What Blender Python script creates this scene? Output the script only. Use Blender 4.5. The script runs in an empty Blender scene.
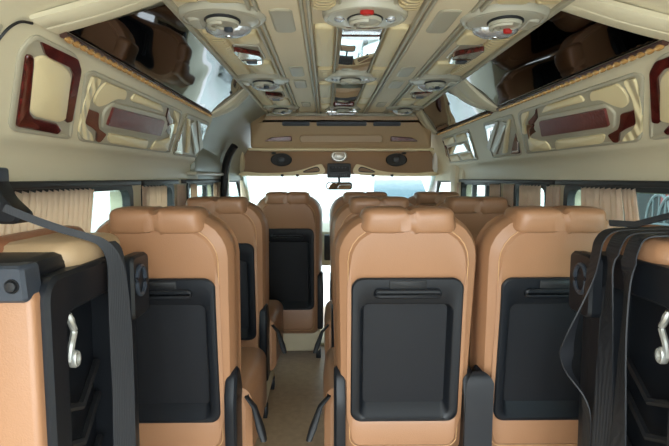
import bpy, bmesh, math, random
from mathutils import Vector, Matrix
from mathutils.geometry import delaunay_2d_cdt
random.seed(4)
S = bpy.context.scene
COL = S.collection
PI = math.pi

# ------------------------------------------------------------------ camera, sky, exposure
F = 500.0
pitch = math.atan(45 / F); yaw = math.atan(8 / F)
cam = bpy.data.cameras.new('camera'); co = bpy.data.objects.new('camera', cam); COL.objects.link(co)
cam.sensor_width = 36.0; cam.lens = F * 36.0 / 669.0; cam.clip_start = 0.02; cam.clip_end = 200
co.location = (-0.1, 0, 1.2)
co.rotation_euler = (PI / 2 - pitch, 0, -yaw)
S.camera = co

w = bpy.data.worlds.new('sky'); S.world = w; w.use_nodes = True
nt = w.node_tree; nt.nodes.clear()
out = nt.nodes.new('ShaderNodeOutputWorld'); bg = nt.nodes.new('ShaderNodeBackground')
tc = nt.nodes.new('ShaderNodeTexCoord'); sp = nt.nodes.new('ShaderNodeSeparateXYZ'); cr = nt.nodes.new('ShaderNodeValToRGB')
nt.links.new(tc.outputs['Generated'], sp.inputs[0]); nt.links.new(sp.outputs['Z'], cr.inputs[0])
cr.color_ramp.elements[0].position = 0.0; cr.color_ramp.elements[0].color = (0.93, 1.0, 1.0, 1)
cr.color_ramp.elements[1].position = 0.6; cr.color_ramp.elements[1].color = (0.80, 0.92, 1.0, 1)
nt.links.new(cr.outputs[0], bg.inputs[0]); bg.inputs[1].default_value = 3.5
# brighter daylight behind the open tailgate, dimmer ahead
mr = nt.nodes.new('ShaderNodeMapRange'); mr.inputs['From Min'].default_value = -1; mr.inputs['From Max'].default_value = 1
mr.inputs['To Min'].default_value = 5.6; mr.inputs['To Max'].default_value = 2.4
nt.links.new(sp.outputs['Y'], mr.inputs['Value']); nt.links.new(mr.outputs[0], bg.inputs[1])
nt.links.new(bg.outputs[0], out.inputs[0])
S.view_settings.view_transform = 'Standard'; S.view_settings.look = 'None'
S.view_settings.exposure = 0.66; S.view_settings.gamma = 1.0
S.view_settings.use_curve_mapping = False
try:
    S.cycles.max_bounces = 10; S.cycles.diffuse_bounces = 6; S.cycles.glossy_bounces = 5; S.cycles.transparent_max_bounces = 12
except Exception: pass

# ------------------------------------------------------------------ materials
def s2l(c):
    return tuple(((v / 255) / 12.92 if v / 255 <= 0.04045 else ((v / 255 + 0.055) / 1.055) ** 2.4) for v in c) + (1,)
def mat(name, rgb, rough=0.5, metal=0.0, coat=0.0, bump=0.0, bscale=60.0, var=0.0, vscale=8.0, rgb2=None, spec=0.5, wave=None, brick=None):
    m = bpy.data.materials.new(name); m.use_nodes = True
    n = m.node_tree; b = n.nodes['Principled BSDF']
    b.inputs['Base Color'].default_value = s2l(rgb)
    b.inputs['Roughness'].default_value = rough; b.inputs['Metallic'].default_value = metal
    b.inputs['Coat Weight'].default_value = coat; b.inputs['Coat Roughness'].default_value = 0.06
    b.inputs['Specular IOR Level'].default_value = spec
    t = n.nodes.new('ShaderNodeTexCoord')
    if var > 0 or rgb2:
        nz = n.nodes.new('ShaderNodeTexNoise'); nz.inputs['Scale'].default_value = vscale; nz.inputs['Detail'].default_value = 6
        n.links.new(t.outputs['Object'], nz.inputs['Vector'])
        r = n.nodes.new('ShaderNodeValToRGB')
        c1 = s2l(rgb); c2 = s2l(rgb2) if rgb2 else tuple(v * (1 - var) for v in c1[:3]) + (1,)
        r.color_ramp.elements[0].position = 0.35; r.color_ramp.elements[0].color = c2
        r.color_ramp.elements[1].position = 0.65; r.color_ramp.elements[1].color = c1
        n.links.new(nz.outputs['Fac'], r.inputs[0]); n.links.new(r.outputs[0], b.inputs['Base Color'])
    if wave:
        wv = n.nodes.new('ShaderNodeTexWave'); wv.wave_type = 'BANDS'; wv.bands_direction = wave[0]
        wv.inputs['Scale'].default_value = wave[1]; wv.inputs['Distortion'].default_value = wave[3] if len(wave) > 3 else 0
        n.links.new(t.outputs['Object'], wv.inputs['Vector'])
        bp = n.nodes.new('ShaderNodeBump'); bp.inputs['Strength'].default_value = wave[2]; bp.inputs['Distance'].default_value = 0.01
        n.links.new(wv.outputs['Fac'], bp.inputs['Height']); n.links.new(bp.outputs[0], b.inputs['Normal'])
    elif bump > 0:
        nb = n.nodes.new('ShaderNodeTexNoise'); nb.inputs['Scale'].default_value = bscale; nb.inputs['Detail'].default_value = 4
        n.links.new(t.outputs['Object'], nb.inputs['Vector'])
        bp = n.nodes.new('ShaderNodeBump'); bp.inputs['Strength'].default_value = bump; bp.inputs['Distance'].default_value = 0.005
        n.links.new(nb.outputs['Fac'], bp.inputs['Height']); n.links.new(bp.outputs[0], b.inputs['Normal'])
    return m
M = {}
M['tan'] = mat('tan_leather', (157, 115, 84), 0.40, bump=0.12, bscale=300, var=0.05, vscale=5)
M['tan2'] = mat('brown_leather', (150, 100, 72), 0.35, bump=0.15, bscale=200)
M['foldtop'] = mat('folded_top_leather', (172, 146, 114), 0.45, bump=0.12, bscale=250)
M['seam'] = mat('seam_thread', (196, 154, 110), 0.5)
M['beige'] = mat('beige_wall_trim', (206, 196, 168), 0.5, bump=0.05, bscale=200)
M['grey_trim'] = mat('grey_beige_trim', (170, 163, 142), 0.4, bump=0.05, bscale=250)
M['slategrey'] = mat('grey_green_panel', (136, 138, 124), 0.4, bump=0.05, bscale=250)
M['cream'] = mat('cream_leather', (222, 205, 162), 0.42, bump=0.1, bscale=220)
M['cream_pl'] = mat('pleated_cream_leather', (224, 204, 158), 0.42, wave=('Y', 14, 0.55))
M['cream_fan'] = mat('pleated_fan_leather', (222, 206, 164), 0.42, wave=('DIAGONAL', 16, 0.6))
M['ceiling'] = mat('headliner', (222, 208, 178), 0.55, bump=0.05, bscale=200)
M['header'] = mat('header_tan', (178, 148, 112), 0.5)
M['console'] = mat('console_tan', (140, 112, 84), 0.6)
M['burl'] = mat('burl_wood', (92, 30, 26), 0.2, coat=1.0, rgb2=(56, 14, 12), vscale=45)
M['burl_bar'] = mat('carved_burl_wood', (108, 48, 44), 0.3, coat=0.5, rgb2=(84, 30, 28), vscale=90, bump=0.6, bscale=120)
M['chrome'] = mat('chrome', (225, 228, 230), 0.06, metal=1.0)
M['mirror'] = mat('mirror_glass', (235, 240, 240), 0.02, metal=1.0)
M['black'] = mat('black_plastic', (20, 23, 28), 0.42, spec=.35, bump=0.1, bscale=400)
M['black2'] = mat('matte_black_plastic', (19, 20, 23), 0.6)
M['traym'] = mat('tray_floor_black', (20, 22, 27), 0.5, spec=.3, bump=0.3, bscale=700)
M['slate'] = mat('slate_grey_plastic', (48, 54, 63), 0.45, bump=0.08, bscale=400)
M['rubber'] = mat('weatherstrip', (18, 18, 20), 0.5)
M['webbing'] = mat('belt_webbing', (23, 25, 30), 0.6, wave=('X', 120, 0.15))
M['vent'] = mat('vent_plastic', (176, 171, 154), 0.25)
M['lens'] = mat('reading_lens', (210, 215, 222), 0.08, metal=0.7, bump=0.8, bscale=90)
M['red'] = mat('red_button', (170, 30, 25), 0.35)
M['gold'] = mat('gold_bead', (226, 176, 112), 0.25, metal=0.6)
M['rope'] = mat('dark_red_rope', (64, 34, 26), 0.4)
M['floor'] = mat('vinyl_floor', (182, 156, 124), 0.45, var=0.15, vscale=30, bump=0.1, bscale=150)
M['mat'] = mat('cream_mat', (190, 178, 140), 0.6, bump=0.2, bscale=120)
M['white'] = mat('white_paint', (235, 238, 240), 0.25, coat=0.5)
M['silverpaint'] = mat('silver_paint', (150, 160, 164), 0.3, coat=0.5)
M['asphalt'] = mat('concrete_ground', (178, 180, 178), 0.9, var=0.1, vscale=2)
M['shed'] = mat('dark_shed_wall', (14, 17, 19), 0.7, rgb2=(26, 30, 31), vscale=1.5)
M['green'] = mat('green_banner', (20, 140, 100), 0.6, rgb2=(210, 225, 220), vscale=6)
M['dullmetal'] = mat('dull_metal', (150, 148, 138), 0.32, metal=.8)
M['redp'] = mat('red_paint', (120, 28, 26), 0.35)
M['greyp'] = mat('grey_chair_plastic', (84, 92, 94), 0.4)
M['silver'] = mat('silver_speaker', (178, 178, 172), 0.3, metal=0.5)
M['carbl'] = mat('car_glass', (50, 74, 84), 0.1)
def glass_mat(name, tint, gl=0.07):
    m = bpy.data.materials.new(name); m.use_nodes = True; n = m.node_tree; n.nodes.clear()
    o = n.nodes.new('ShaderNodeOutputMaterial'); t = n.nodes.new('ShaderNodeBsdfTransparent'); g = n.nodes.new('ShaderNodeBsdfGlossy')
    x = n.nodes.new('ShaderNodeMixShader'); lw = n.nodes.new('ShaderNodeLayerWeight'); lw.inputs[0].default_value = .5; pw = n.nodes.new('ShaderNodeMath'); pw.operation = 'POWER'; pw.inputs[1].default_value = 4.0; n.links.new(lw.outputs['Facing'], pw.inputs[0]); fr = n.nodes.new('ShaderNodeMath'); fr.operation = 'MULTIPLY_ADD'; fr.inputs[1].default_value = .6; fr.inputs[2].default_value = .02; n.links.new(pw.outputs[0], fr.inputs[0])
    t.inputs[0].default_value = s2l(tint); g.inputs['Roughness'].default_value = 0.02
    n.links.new(fr.outputs[0], x.inputs[0]); n.links.new(t.outputs[0], x.inputs[1]); n.links.new(g.outputs[0], x.inputs[2])
    n.links.new(x.outputs[0], o.inputs[0]); return m
M['glass'] = glass_mat('window_glass', (225, 238, 236))
M['screen'] = glass_mat('windscreen_glass', (240, 248, 248))
def curtain_mat():
    m = mat('curtain_fabric', (224, 204, 184), 0.8, var=0.08, vscale=30); n = m.node_tree
    b = n.nodes['Principled BSDF']; o = [x for x in n.nodes if x.type == 'OUTPUT_MATERIAL'][0]
    t = n.nodes.new('ShaderNodeBsdfTranslucent'); t.inputs[0].default_value = s2l((238, 214, 194))
    x = n.nodes.new('ShaderNodeMixShader'); x.inputs[0].default_value = 0.5
    n.links.new(b.outputs[0], x.inputs[1]); n.links.new(t.outputs[0], x.inputs[2]); n.links.new(x.outputs[0], o.inputs[0]); return m
M['curtain'] = curtain_mat()
def smoked():
    m = mat('smoked_mirror_panel', (112, 110, 112), 0.03, metal=1.0); n = m.node_tree; b = n.nodes['Principled BSDF']
    t = n.nodes.new('ShaderNodeTexCoord'); z = n.nodes.new('ShaderNodeTexNoise'); z.inputs['Scale'].default_value = 5; z.inputs['Detail'].default_value = 0
    bp = n.nodes.new('ShaderNodeBump'); bp.inputs['Strength'].default_value = 0.05; bp.inputs['Distance'].default_value = 0.05
    n.links.new(t.outputs['Object'], z.inputs['Vector']); n.links.new(z.outputs['Fac'], bp.inputs['Height']); n.links.new(bp.outputs[0], b.inputs['Normal'])
    return m
M['smoke'] = smoked()

# ------------------------------------------------------------------ mesh helpers
def obj(name, bm, m, parent=None, label=None, sharp=35):
    bmesh.ops.recalc_face_normals(bm, faces=bm.faces)
    for f_ in bm.faces:
        if f_.material_index != 1: f_.smooth = True
        f_.material_index = 0
    me = bpy.data.meshes.new(name); bm.to_mesh(me); bm.free()
    me.set_sharp_from_angle(angle=math.radians(sharp))
    me.materials.append(M[m] if isinstance(m, str) else m)
    o = bpy.data.objects.new(name, me); COL.objects.link(o)
    if parent: o.parent = parent
    if label: o['label'] = label
    return o
def tag(o, label, cat, group=None, kind=None):
    o['label'] = label; o['category'] = cat
    if group: o['group'] = group
    if kind: o['kind'] = kind
    return o
def thing(name, label, cat, loc=(0, 0, 0), group=None, rz=0):
    o = bpy.data.objects.new(name, None); COL.objects.link(o); o.location = loc; o.rotation_euler = (0, 0, rz)
    o.empty_display_size = 0.1
    return tag(o, label, cat, group)
def struct(name, bm, m, parent=None, label=None):
    o = obj(name, bm, m, parent)
    if not parent: o['kind'] = 'structure'
    if label: o['label'] = label
    return o
def copy_tree(o, parent=None):
    c = o.copy(); COL.objects.link(c)
    if parent: c.parent = parent
    for ch in o.children: copy_tree(ch, c)
    return c
def loft(bm, loops, cap0=True, cap1=True):
    vs = [[bm.verts.new(p) for p in l] for l in loops]; n = len(vs[0])
    for a, b in zip(vs, vs[1:]):
        for i in range(n):
            j = (i + 1) % n
            try: bm.faces.new((a[i], a[j], b[j], b[i]))
            except Exception: pass
    if cap0: bm.faces.new(list(reversed(vs[0])))
    if cap1: bm.faces.new(vs[-1])
def rrect(wd, ht, r, cx=0, cy=0, n=6):
    if not isinstance(r, (tuple, list)): r = (r,) * 4
    pts = []
    for k, (sx, sy) in enumerate(((-1, -1), (1, -1), (1, 1), (-1, 1))):   # bl br tr tl
        rr = r[k]; x = cx + sx * (wd / 2 - rr); y = cy + sy * (ht / 2 - rr); a0 = PI + k * PI / 2
        for i in range(n + 1):
            a = a0 + i / n * PI / 2; pts.append((x + rr * math.cos(a), y + rr * math.sin(a)))
    return pts
def box(bm, x0, x1, y0, y1, z0, z1, bev=0.0):
    if bev <= 0:
        loft(bm, [[(x0, y0, z), (x1, y0, z), (x1, y1, z), (x0, y1, z)] for z in (z0, z1)]); return
    cx, cy, W, D = (x0 + x1) / 2, (y0 + y1) / 2, x1 - x0, y1 - y0
    L = []
    for z, ins in ((z0, bev), (z0 + bev * .3, bev * .3), (z0 + bev, 0), (z1 - bev, 0), (z1 - bev * .3, bev * .3), (z1, bev)):
        L.append([(x, y, z) for x, y in rrect(W - 2 * ins, D - 2 * ins, max(bev - ins * .5, .001), cx, cy, 3)])
    loft(bm, L)
def B(*a, **k):
    bm = bmesh.new(); box(bm, *a, **k); return bm
def tube(bm, pts, r, n=8, closed=False, cap=True):
    pts = [Vector(p) for p in pts]; L = []; N = len(pts)
    up = Vector((0, 0, 1))
    for i, p in enumerate(pts):
        if closed: d = pts[(i + 1) % N] - pts[i - 1]
        else: d = pts[min(i + 1, N - 1)] - pts[max(i - 1, 0)]
        d.normalize(); s = d.cross(up)
        if s.length < 0.1: s = d.cross(Vector((0, 1, 0)))
        s.normalize(); u = s.cross(d)
        rr = r[i] if isinstance(r, (list, tuple)) else r
        L.append([p + (s * math.cos(a) + u * math.sin(a)) * rr for a in [2 * PI * k / n for k in range(n)]])
    if closed: L.append(L[0])
    loft(bm, L, cap and not closed, cap and not closed)
def smooth_closed(P, k=5):
    n = len(P); o = []
    for i in range(n):
        p0, p1, p2, p3 = P[i - 1], P[i], P[(i + 1) % n], P[(i + 2) % n]
        for j in range(k):
            t = j / k
            o.append(tuple(0.5 * (2 * b + (-a + c) * t + (2 * a - 5 * b + 4 * c - d) * t * t + (-a + 3 * b - 3 * c + d) * t ** 3) for a, b, c, d in zip(p0, p1, p2, p3)))
    return o
def smooth_open(P, k=6):
    P = [P[0]] + list(P) + [P[-1]]; o = []
    for i in range(1, len(P) - 2):
        p0, p1, p2, p3 = P[i - 1:i + 3]
        for j in range(k):
            t = j / k
            o.append(tuple(0.5 * (2 * b + (-a + c) * t + (2 * a - 5 * b + 4 * c - d) * t * t + (-a + 3 * b - 3 * c + d) * t ** 3) for a, b, c, d in zip(p0, p1, p2, p3)))
    o.append(tuple(P[-2])); return o
def soft_poly(P, r):
    """round each corner of a polygon by r"""
    n = len(P); o = []
    for i in range(n):
        a, b, c = Vector(P[i - 1]), Vector(P[i]), Vector(P[(i + 1) % n])
        d1 = (a - b); d2 = (c - b); q = min(r, d1.length * .45, d2.length * .45)
        s = b + d1.normalized() * q; e = b + d2.normalized() * q
        for j in range(5):
            t = j / 4; p = s * (1 - t) ** 2 + b * 2 * t * (1 - t) + e * t * t; o.append((p.x, p.y))
    return o
def _dist(p, P):
    m = 1e9
    for i in range(len(P)):
        ax, ay = P[i - 1]; bx, by = P[i]; dx, dy = bx - ax, by - ay; l = dx * dx + dy * dy
        t = 0 if l < 1e-14 else min(1, max(0, ((p[0] - ax) * dx + (p[1] - ay) * dy) / l))
        q = (p[0] - ax - t * dx) ** 2 + (p[1] - ay - t * dy) ** 2
        if q < m: m = q
    return math.sqrt(m)
def safe_b(P, b):
    """largest edge radius up to b at which no corner of the outline folds over"""
    while b > .0006:
        Q = inset(P, b)
        if all(_dist(q, P) >= b * .9 for q in Q) and all((Vector(Q[i]) - Vector(Q[i - 1])).dot(Vector(P[i]) - Vector(P[i - 1])) > 0 for i in range(len(P))): return b
        b *= .85
    return b
def inset(P, d):
    """offset a closed outline inwards; points stop where the outline's two sides would meet"""
    n = len(P); A = sum(P[i - 1][0] * P[i][1] - P[i][0] * P[i - 1][1] for i in range(n)); sg = 1 if A > 0 else -1
    if d == 0: return list(P)
    o = []
    for i in range(n):
        e1 = Vector(P[i]) - Vector(P[i - 1]); e2 = Vector(P[(i + 1) % n]) - Vector(P[i])
        e = (e1.normalized() if e1.length > 1e-7 else Vector((0, 0))) + (e2.normalized() if e2.length > 1e-7 else Vector((0, 0)))
        if e.length < 1e-6: o.append(P[i]); continue
        e.normalize(); nx, ny = -e.y * sg, e.x * sg
        f = lambda t: (P[i][0] + nx * t, P[i][1] + ny * t)
        if d < 0 or _dist(f(d), P) >= d * .93: o.append(f(d)); continue
        lo, hi = 0.0, d
        for _ in range(8):
            m = (lo + hi) / 2
            if _dist(f(m), P) >= m * .93: lo = m
            else: hi = m
        o.append(f(lo))
    return o
def relief(bm, P, fn, h0, h1, b, dome=0):
    """a raised pad: outline P in the (u,v) of fn(u,v,h), foot at h0, top at h1, edge rounded by b"""
    P = [p for i, p in enumerate(P) if (Vector(p) - Vector(P[i - 1])).length > 2e-4]
    b = safe_b(P, b)
    L = [[fn(u, v, h0) for u, v in P]]
    for t, h in ((0.0, .45), (.3, .78), (.65, .94), (1.0, 1.0)):
        L.append([fn(u, v, h0 + (h1 - h0) * h) for u, v in inset(P, b * t)])
    if dome:   # stuffed leather: the top swells towards its middle
        Q = inset(P, b); cx = sum(p[0] for p in Q) / len(Q); cy = sum(p[1] for p in Q) / len(Q)
        for t in (.86, .7, .5, .28, .1): L.append([fn(cx + (u - cx) * t, cy + (v - cy) * t, h1 + dome * (1 - t * t)) for u, v in Q])
        loft(bm, L, True, True); return
    loft(bm, L, False, False)
    pa = lambda R_: abs(sum(R_[i - 1][0] * R_[i][1] - R_[i][0] * R_[i - 1][1] for i in range(len(R_)))) / 2
    Q = inset(P, b)
    for ring, h in ((Q, h1), (list(P), h0)):
        for q2 in ((1.4, 1.2, 0) if h == h1 else (0,)):
            ex = [Vector(p) for p in inset(P, b * q2) if _dist(p, ring) > b * .12] if q2 else []
            vs, _, fs_, _, _, _ = delaunay_2d_cdt([Vector(p) for p in ring] + ex, [], [list(range(len(ring)))], 1, 1e-6)
            if abs(sum(pa([vs[i] for i in f_]) for f_ in fs_) - pa(ring)) < .02 * pa(ring): break
        bv = [bm.verts.new(fn(p[0], p[1], h)) for p in vs]
        for f_ in fs_:
            try: bm.faces.new([bv[i] for i in f_]).material_index = 1   # stays flat shaded
            except Exception: pass
    bmesh.ops.remove_doubles(bm, verts=bm.verts, dist=1e-5)
def ribbon(bm, pts, wd, thick=0.0016):
    """belt webbing along pts; wd is a width vector or a list of them"""
    L = []; N = len(pts)
    for i, p in enumerate(pts):
        p = Vector(p); W = Vector(wd[i] if isinstance(wd, list) else wd) / 2
        d = Vector(pts[min(i + 1, N - 1)]) - Vector(pts[max(i - 1, 0)]); nn = d.cross(W).normalized() * thick
        L.append([p - W - nn, p + W - nn, p + W + nn, p - W + nn])
    loft(bm, L)
def disc(bm, fn, cx, cy, rx, ry, prof, n=28):
    """stack of ellipses; prof = [(scale, h)]"""
    loft(bm, [[fn(cx + rx * s * math.cos(2 * PI * k / n), cy + ry * s * math.sin(2 * PI * k / n), h) for k in range(n)] for s, h in prof])

# ------------------------------------------------------------------ body shell
H = 1.63
def sidewall(sd):
    nm = 'left' if sd < 0 else 'right'
    # lower wall, header over windows, pillars
    wins = [(0.55, 1.93), (2.04, 2.45), (2.70, 3.40)] if sd < 0 else [(0.60, 1.97), (2.12, 2.50), (2.72, 3.50)]
    bm = bmesh.new()
    X0, X1 = (0.85, 0.93)
    def bx(y0, y1, z0, z1):
        box(bm, min(sd * X0, sd * X1), max(sd * X0, sd * X1), y0, y1, z0, z1)
    bx(-0.1, 3.65, 0, 0.80); bx(-0.1, 3.65, 1.185, 1.215)
    ys = [-0.1] + [v for q in wins for v in q] + [3.65]
    for a, b in zip(ys[::2], ys[1::2]): bx(a, b, 0.80, 1.185)
    # upper wall: swept profile from window head to ceiling edge
    prof = [(0.87, 1.185), (0.85, 1.20), (0.845, 1.235), (0.83, 1.27), (0.812, 1.284), (0.803, 1.292), (0.80, 1.30)]
    prof += [(0.67, 1.482), (0.664, 1.495), (0.657, 1.506), (0.652, 1.514), (0.494, 1.637), (0.488, 1.66), (0.6, 1.68), (0.93, 1.5), (0.93, 1.185)]
    yend = 2.70 if sd < 0 else 3.75
    def yy(x, z, y):  # the panel's front end leans with its height
        return y - (z - 1.295) * 0.9 if z > 1.2 else y
    loft(bm, [[(sd * x, -0.1, z) for x, z in prof], [(sd * x, yy(x, z, yend) if x < .9 else yend, z) for x, z in prof]])
    struct('wall_' + nm, bm, 'beige')
    return wins
winsL = sidewall(-1); winsR = sidewall(1)

bm = bmesh.new(); box(bm, -0.93, 0.93, -0.1, 4.6, -0.06, 0.0); struct('floor', bm, 'floor')
# roof skin and headliner board
bm = bmesh.new(); box(bm, -0.93, 0.93, -0.1, 4.25, 1.66, 1.72); box(bm, -0.492, 0.492, -0.1, 3.38, H, 1.662)
for sd in (-1, 1): box(bm, min(sd * .93, sd * .97), max(sd * .93, sd * .97), -0.1, 3.7, 1.15, 1.70)
struct('ceiling', bm, 'ceiling')
# roof side panels in front of the decorated walls, and front cab sides
for sd in (-1, 1):
    bm = bmesh.new()
    y0 = 2.36 if sd < 0 else 3.30
    P = [(0.83, 1.18), (0.83, 1.27), (0.80, 1.36), (0.74, 1.47), (0.62, 1.56), (0.485, 1.632), (0.50, 1.67), (0.9, 1.67), (0.9, 1.18)]
    if sd < 0:
        loft(bm, [[(sd * (x + .03 * (z < 1.5)), 2.42 + (1.63 - z) * .55, z) for x, z in P], [(sd * x, 3.5, z) for x, z in P], [(sd * (x - .05 * (z < 1.5)), 4.2, z) for x, z in P]])
    else:
        loft(bm, [[(sd * x, 3.42, z) for x, z in P], [(sd * (x - .05 * (z < 1.5)), 4.2, z) for x, z in P]])
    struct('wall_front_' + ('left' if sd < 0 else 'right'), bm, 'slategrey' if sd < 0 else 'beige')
    # cab lower side + header
    bm = bmesh.new()
    box(bm, min(sd * .83, sd * .9), max(sd * .83, sd * .9), 3.65, 4.5, 0, 0.86)
    struct('trim_%d' % (1 if sd < 0 else 2), bm, 'grey_trim')
    # A pillar
    bm = bmesh.new()
    L = []
    for t in [i / 8 for i in range(9)]:
        c = Vector((sd * (0.775 + 0.03 * t), 3.92 + 0.55 * t, 1.42 - 0.56 * t))
        L.append([(c.x + dx, c.y + dy, c.z) for dx, dy in rrect(0.055 + .02 * t, 0.10, 0.02, n=3)])
    loft(bm, L); struct('trim_%d' % (3 if sd < 0 else 4), bm, 'white' if sd > 0 else 'beige')
    # B pillar
    bm = bmesh.new()
    box(bm, min(sd * .80, sd * .87), max(sd * .80, sd * .87), 3.50, 3.64, 0.0, 1.30, bev=.015)
    struct('trim_%d' % (5 if sd < 0 else 6), bm, 'beige')
# black weatherstrip at the front of the sliding door
bm = bmesh.new()
tube(bm, smooth_open([(-0.715, 3.40, 1.415), (-0.765, 3.43, 1.34), (-0.80, 3.46, 1.2), (-0.81, 3.48, 0.9), (-0.81, 3.48, 0.3)]), 0.026, 8)
struct('trim_7', bm, 'rubber')

for sd in (-1, 1):
    f0 = lambda u, v, h: (sd * (.80 - .13 * v - .8137 * h), u, 1.30 + .182 * v - .5813 * h)
    bm = bmesh.new(); relief(bm, soft_poly([(.25, -.05), (.955, -.05), (.935, .55), (.930, .95), (.25, .95)], .02), f0, -.002, .004, .003)
    struct('trim_%d' % (9 if sd < 0 else 10), bm, 'grey_trim')
    bm = bmesh.new(); tube(bm, smooth_open([f0(.962, -.05, .001), f0(.945, .50, .001), f0(.940, .85, .001), f0(.955, 1.02, .003), f0(.985, 1.07, .006)]), .0028, 6)
    struct('trim_%d' % (11 if sd < 0 else 12), bm, 'rubber')
# window frames, glass
wi = 1
def window(sd, y0, y1, z0=0.80, z1=1.185, fr=0.028):
    global wi
    x = sd * 0.862
    def f(u, v, h): return (sd * (0.872 - h), u, v)
    cy, cz, W, Hh = (y0 + y1) / 2, (z0 + z1) / 2, y1 - y0, z1 - z0
    bm = bmesh.new()
    A = rrect(W + .01, Hh + .01, .05, cy, cz); Bq = rrect(W - 2 * fr, Hh - 2 * fr, .04, cy, cz)
    loft(bm, [[f(u, v, 0) for u, v in A], [f(u, v, .03) for u, v in A], [f(u, v, .03) for u, v in Bq], [f(u, v, 0) for u, v in Bq], [f(u, v, 0) for u, v in A]], False, False)
    fo = obj('window_%d' % wi, bm, 'rubber'); fo['kind'] = 'structure'
    bm = bmesh.new(); loft(bm, [[f(u, v, .008) for u, v in rrect(W - fr, Hh - fr, .04, cy, cz)], [f(u, v, .012) for u, v in rrect(W - fr, Hh - fr, .04, cy, cz)]])
    obj('pane', bm, 'glass', fo)
    wi += 1
    return fo
for a, b in winsL: window(-1, a, b)
for a, b in winsR: window(1, a, b)
# slider mullions in the small panes
for sd, y in ((1, 2.95), (1, 3.22), (-1, 3.12)):
    bm = bmesh.new(); box(bm, min(sd * .842, sd * .868), max(sd * .842, sd * .868), y - .014, y + .014, .81, 1.18); o = struct('trim_%d' % (20 + int(y * 100)), bm, 'rubber')
# black head rail over the windows with thin bright strip
for sd, a, b in ((-1, 0.3, 1.98), (-1, 2.03, 2.48), (1, 0.3, 2.02), (1, 2.06, 3.55), (-1, 2.6, 3.46)):
    bm = bmesh.new(); box(bm, min(sd * .825, sd * .855), max(sd * .825, sd * .855), a, b, 1.172, 1.192, bev=.004); struct('trim_%d' % (400 + int(a * 100) + (1 if sd > 0 else 0)), bm, 'rubber')

# sliding door inner panel (left), recessed, with ledge and pull
dr = bpy.data.objects.new('door_1', None); COL.objects.link(dr); dr['kind'] = 'structure'
bm = bmesh.new(); loft(bm, [[(-0.842, y, z) for y, z in rrect(.66, .20, .03, 3.08, 1.325)], [(-0.818, y, z) for y, z in rrect(.65, .19, .03, 3.08, 1.325)], [(-0.812, y, z) for y, z in rrect(.60, .15, .03, 3.08, 1.325)]]); obj('upper_panel', bm, 'slategrey', dr)
bm = B(-0.85, -0.795, 2.70, 3.42, 1.215, 1.235, bev=.008); obj('ledge', bm, 'grey_trim', dr)

# door windows in the cab
for sd in (-1, 1):
    fr = bmesh.new()
    pts = [(sd * .84, 3.66, .87), (sd * .84, 3.66, 1.18), (sd * .81, 4.02, 1.18), (sd * .83, 4.36, .87)]
    tube(fr, pts, .018, 6, closed=True)
    fo = struct('window_%d' % wi, fr, 'rubber'); wi += 1
    bm = bmesh.new(); loft(bm, [pts, [(p[0] + sd * .006, p[1], p[2]) for p in pts]]); obj('pane', bm, 'glass', fo)
# windscreen
bm = bmesh.new()
def ws(t, s): return (s * (0.775 + 0.035 * t), 4.05 + 0.62 * t - 0.06 * s * s, 1.235 - 0.40 * t)
L = [[ws(t, s / 8) for s in range(-8, 9)] for t in (0, .5, 1)]
vs = [[bm.verts.new(p) for p in l] for l in L]
for a, b in zip(vs, vs[1:]):
    for i in range(16): bm.faces.new((a[i], a[i + 1], b[i + 1], b[i]))
o = struct('window_%d' % wi, bm, 'screen'); wi += 1
o['label'] = 'windscreen'
sm = o.modifiers.new('solid', 'SOLIDIFY'); sm.thickness = .005

# dashboard
t = thing('dashboard', 'low grey dashboard under the windscreen in front of all the seats', 'dashboard', (0, 4.3, 0))
bm = bmesh.new(); P = [(-.05, .45), (-.08, .62), (-.03, .74), (.08, .80), (.30, .81), (.30, .45)]
loft(bm, [[(x, y, z) for y, z in P] for x in (-.80, .80)]); obj('body', bm, 'grey_trim', t)
bm = bmesh.new(); box(bm, -.12, .12, -.09, -.02, .50, .72, bev=.01); obj('centre_stack', bm, 'black', t)

# ------------------------------------------------------------------ header boxes at the front
t = thing('air_conditioner_housing', 'tan overhead air conditioner box spanning the roof above the front seats', 'air conditioner', (0, 3.38, 1.40))
bm = bmesh.new(); L = []
for y, wx, z0 in ((-.04, 1.02, .16), (0, 1.12, .10), (.012, 1.18, .05), (.03, 1.215, .012), (.05, 1.225, 0.0), (.50, 1.225, 0.0)):
    L.append([(x, y, z) for x, z in rrect(wx, .235 - z0, (.02, .02, .07, .07), 0, (z0 + .235) / 2)])
loft(bm, L); obj('housing', bm, 'header', t)
bm = B(-.635, .635, .055, .09, -.012, .004, bev=.005); obj('lower_lip', bm, 'cream', t)
for cx, wv in ((-.30, .18), (-.0, .33), (.30, .18)):
    bm = bmesh.new(); loft(bm, [[(cx + u, y + 0.0, z) for u, z in rrect(wv, .026, .008, 0, zc)] for y, zc in ((-.025, .155), (-.052, .155))])
    f = obj('air_outlet', bm, 'slate', t)
    bm = bmesh.new()
    for k in range(4): box(bm, cx - wv / 2 + .01, cx + wv / 2 - .01, -.058, -.048, .142 + k * .008, .145 + k * .008)
    obj('louvre', bm, 'black2', f)
for cx in (-.42, .42):
    s = 1 if cx > 0 else -1
    bm = bmesh.new(); Q = soft_poly([(cx - s * .09, .078), (cx + s * .05, .068), (cx + s * .095, .044), (cx - s * .09, .044)], .01)
    loft(bm, [[(u, .02, v) for u, v in Q], [(u, -.012, v) for u, v in Q], [(u, -.018, v) for u, v in inset(Q, .004)]]); obj('pull_handle', bm, 'burl_bar', t, 'red burl wood insert')
bm = bmesh.new(); Q = rrect(.56, .055, .025, 0, .06)
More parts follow.
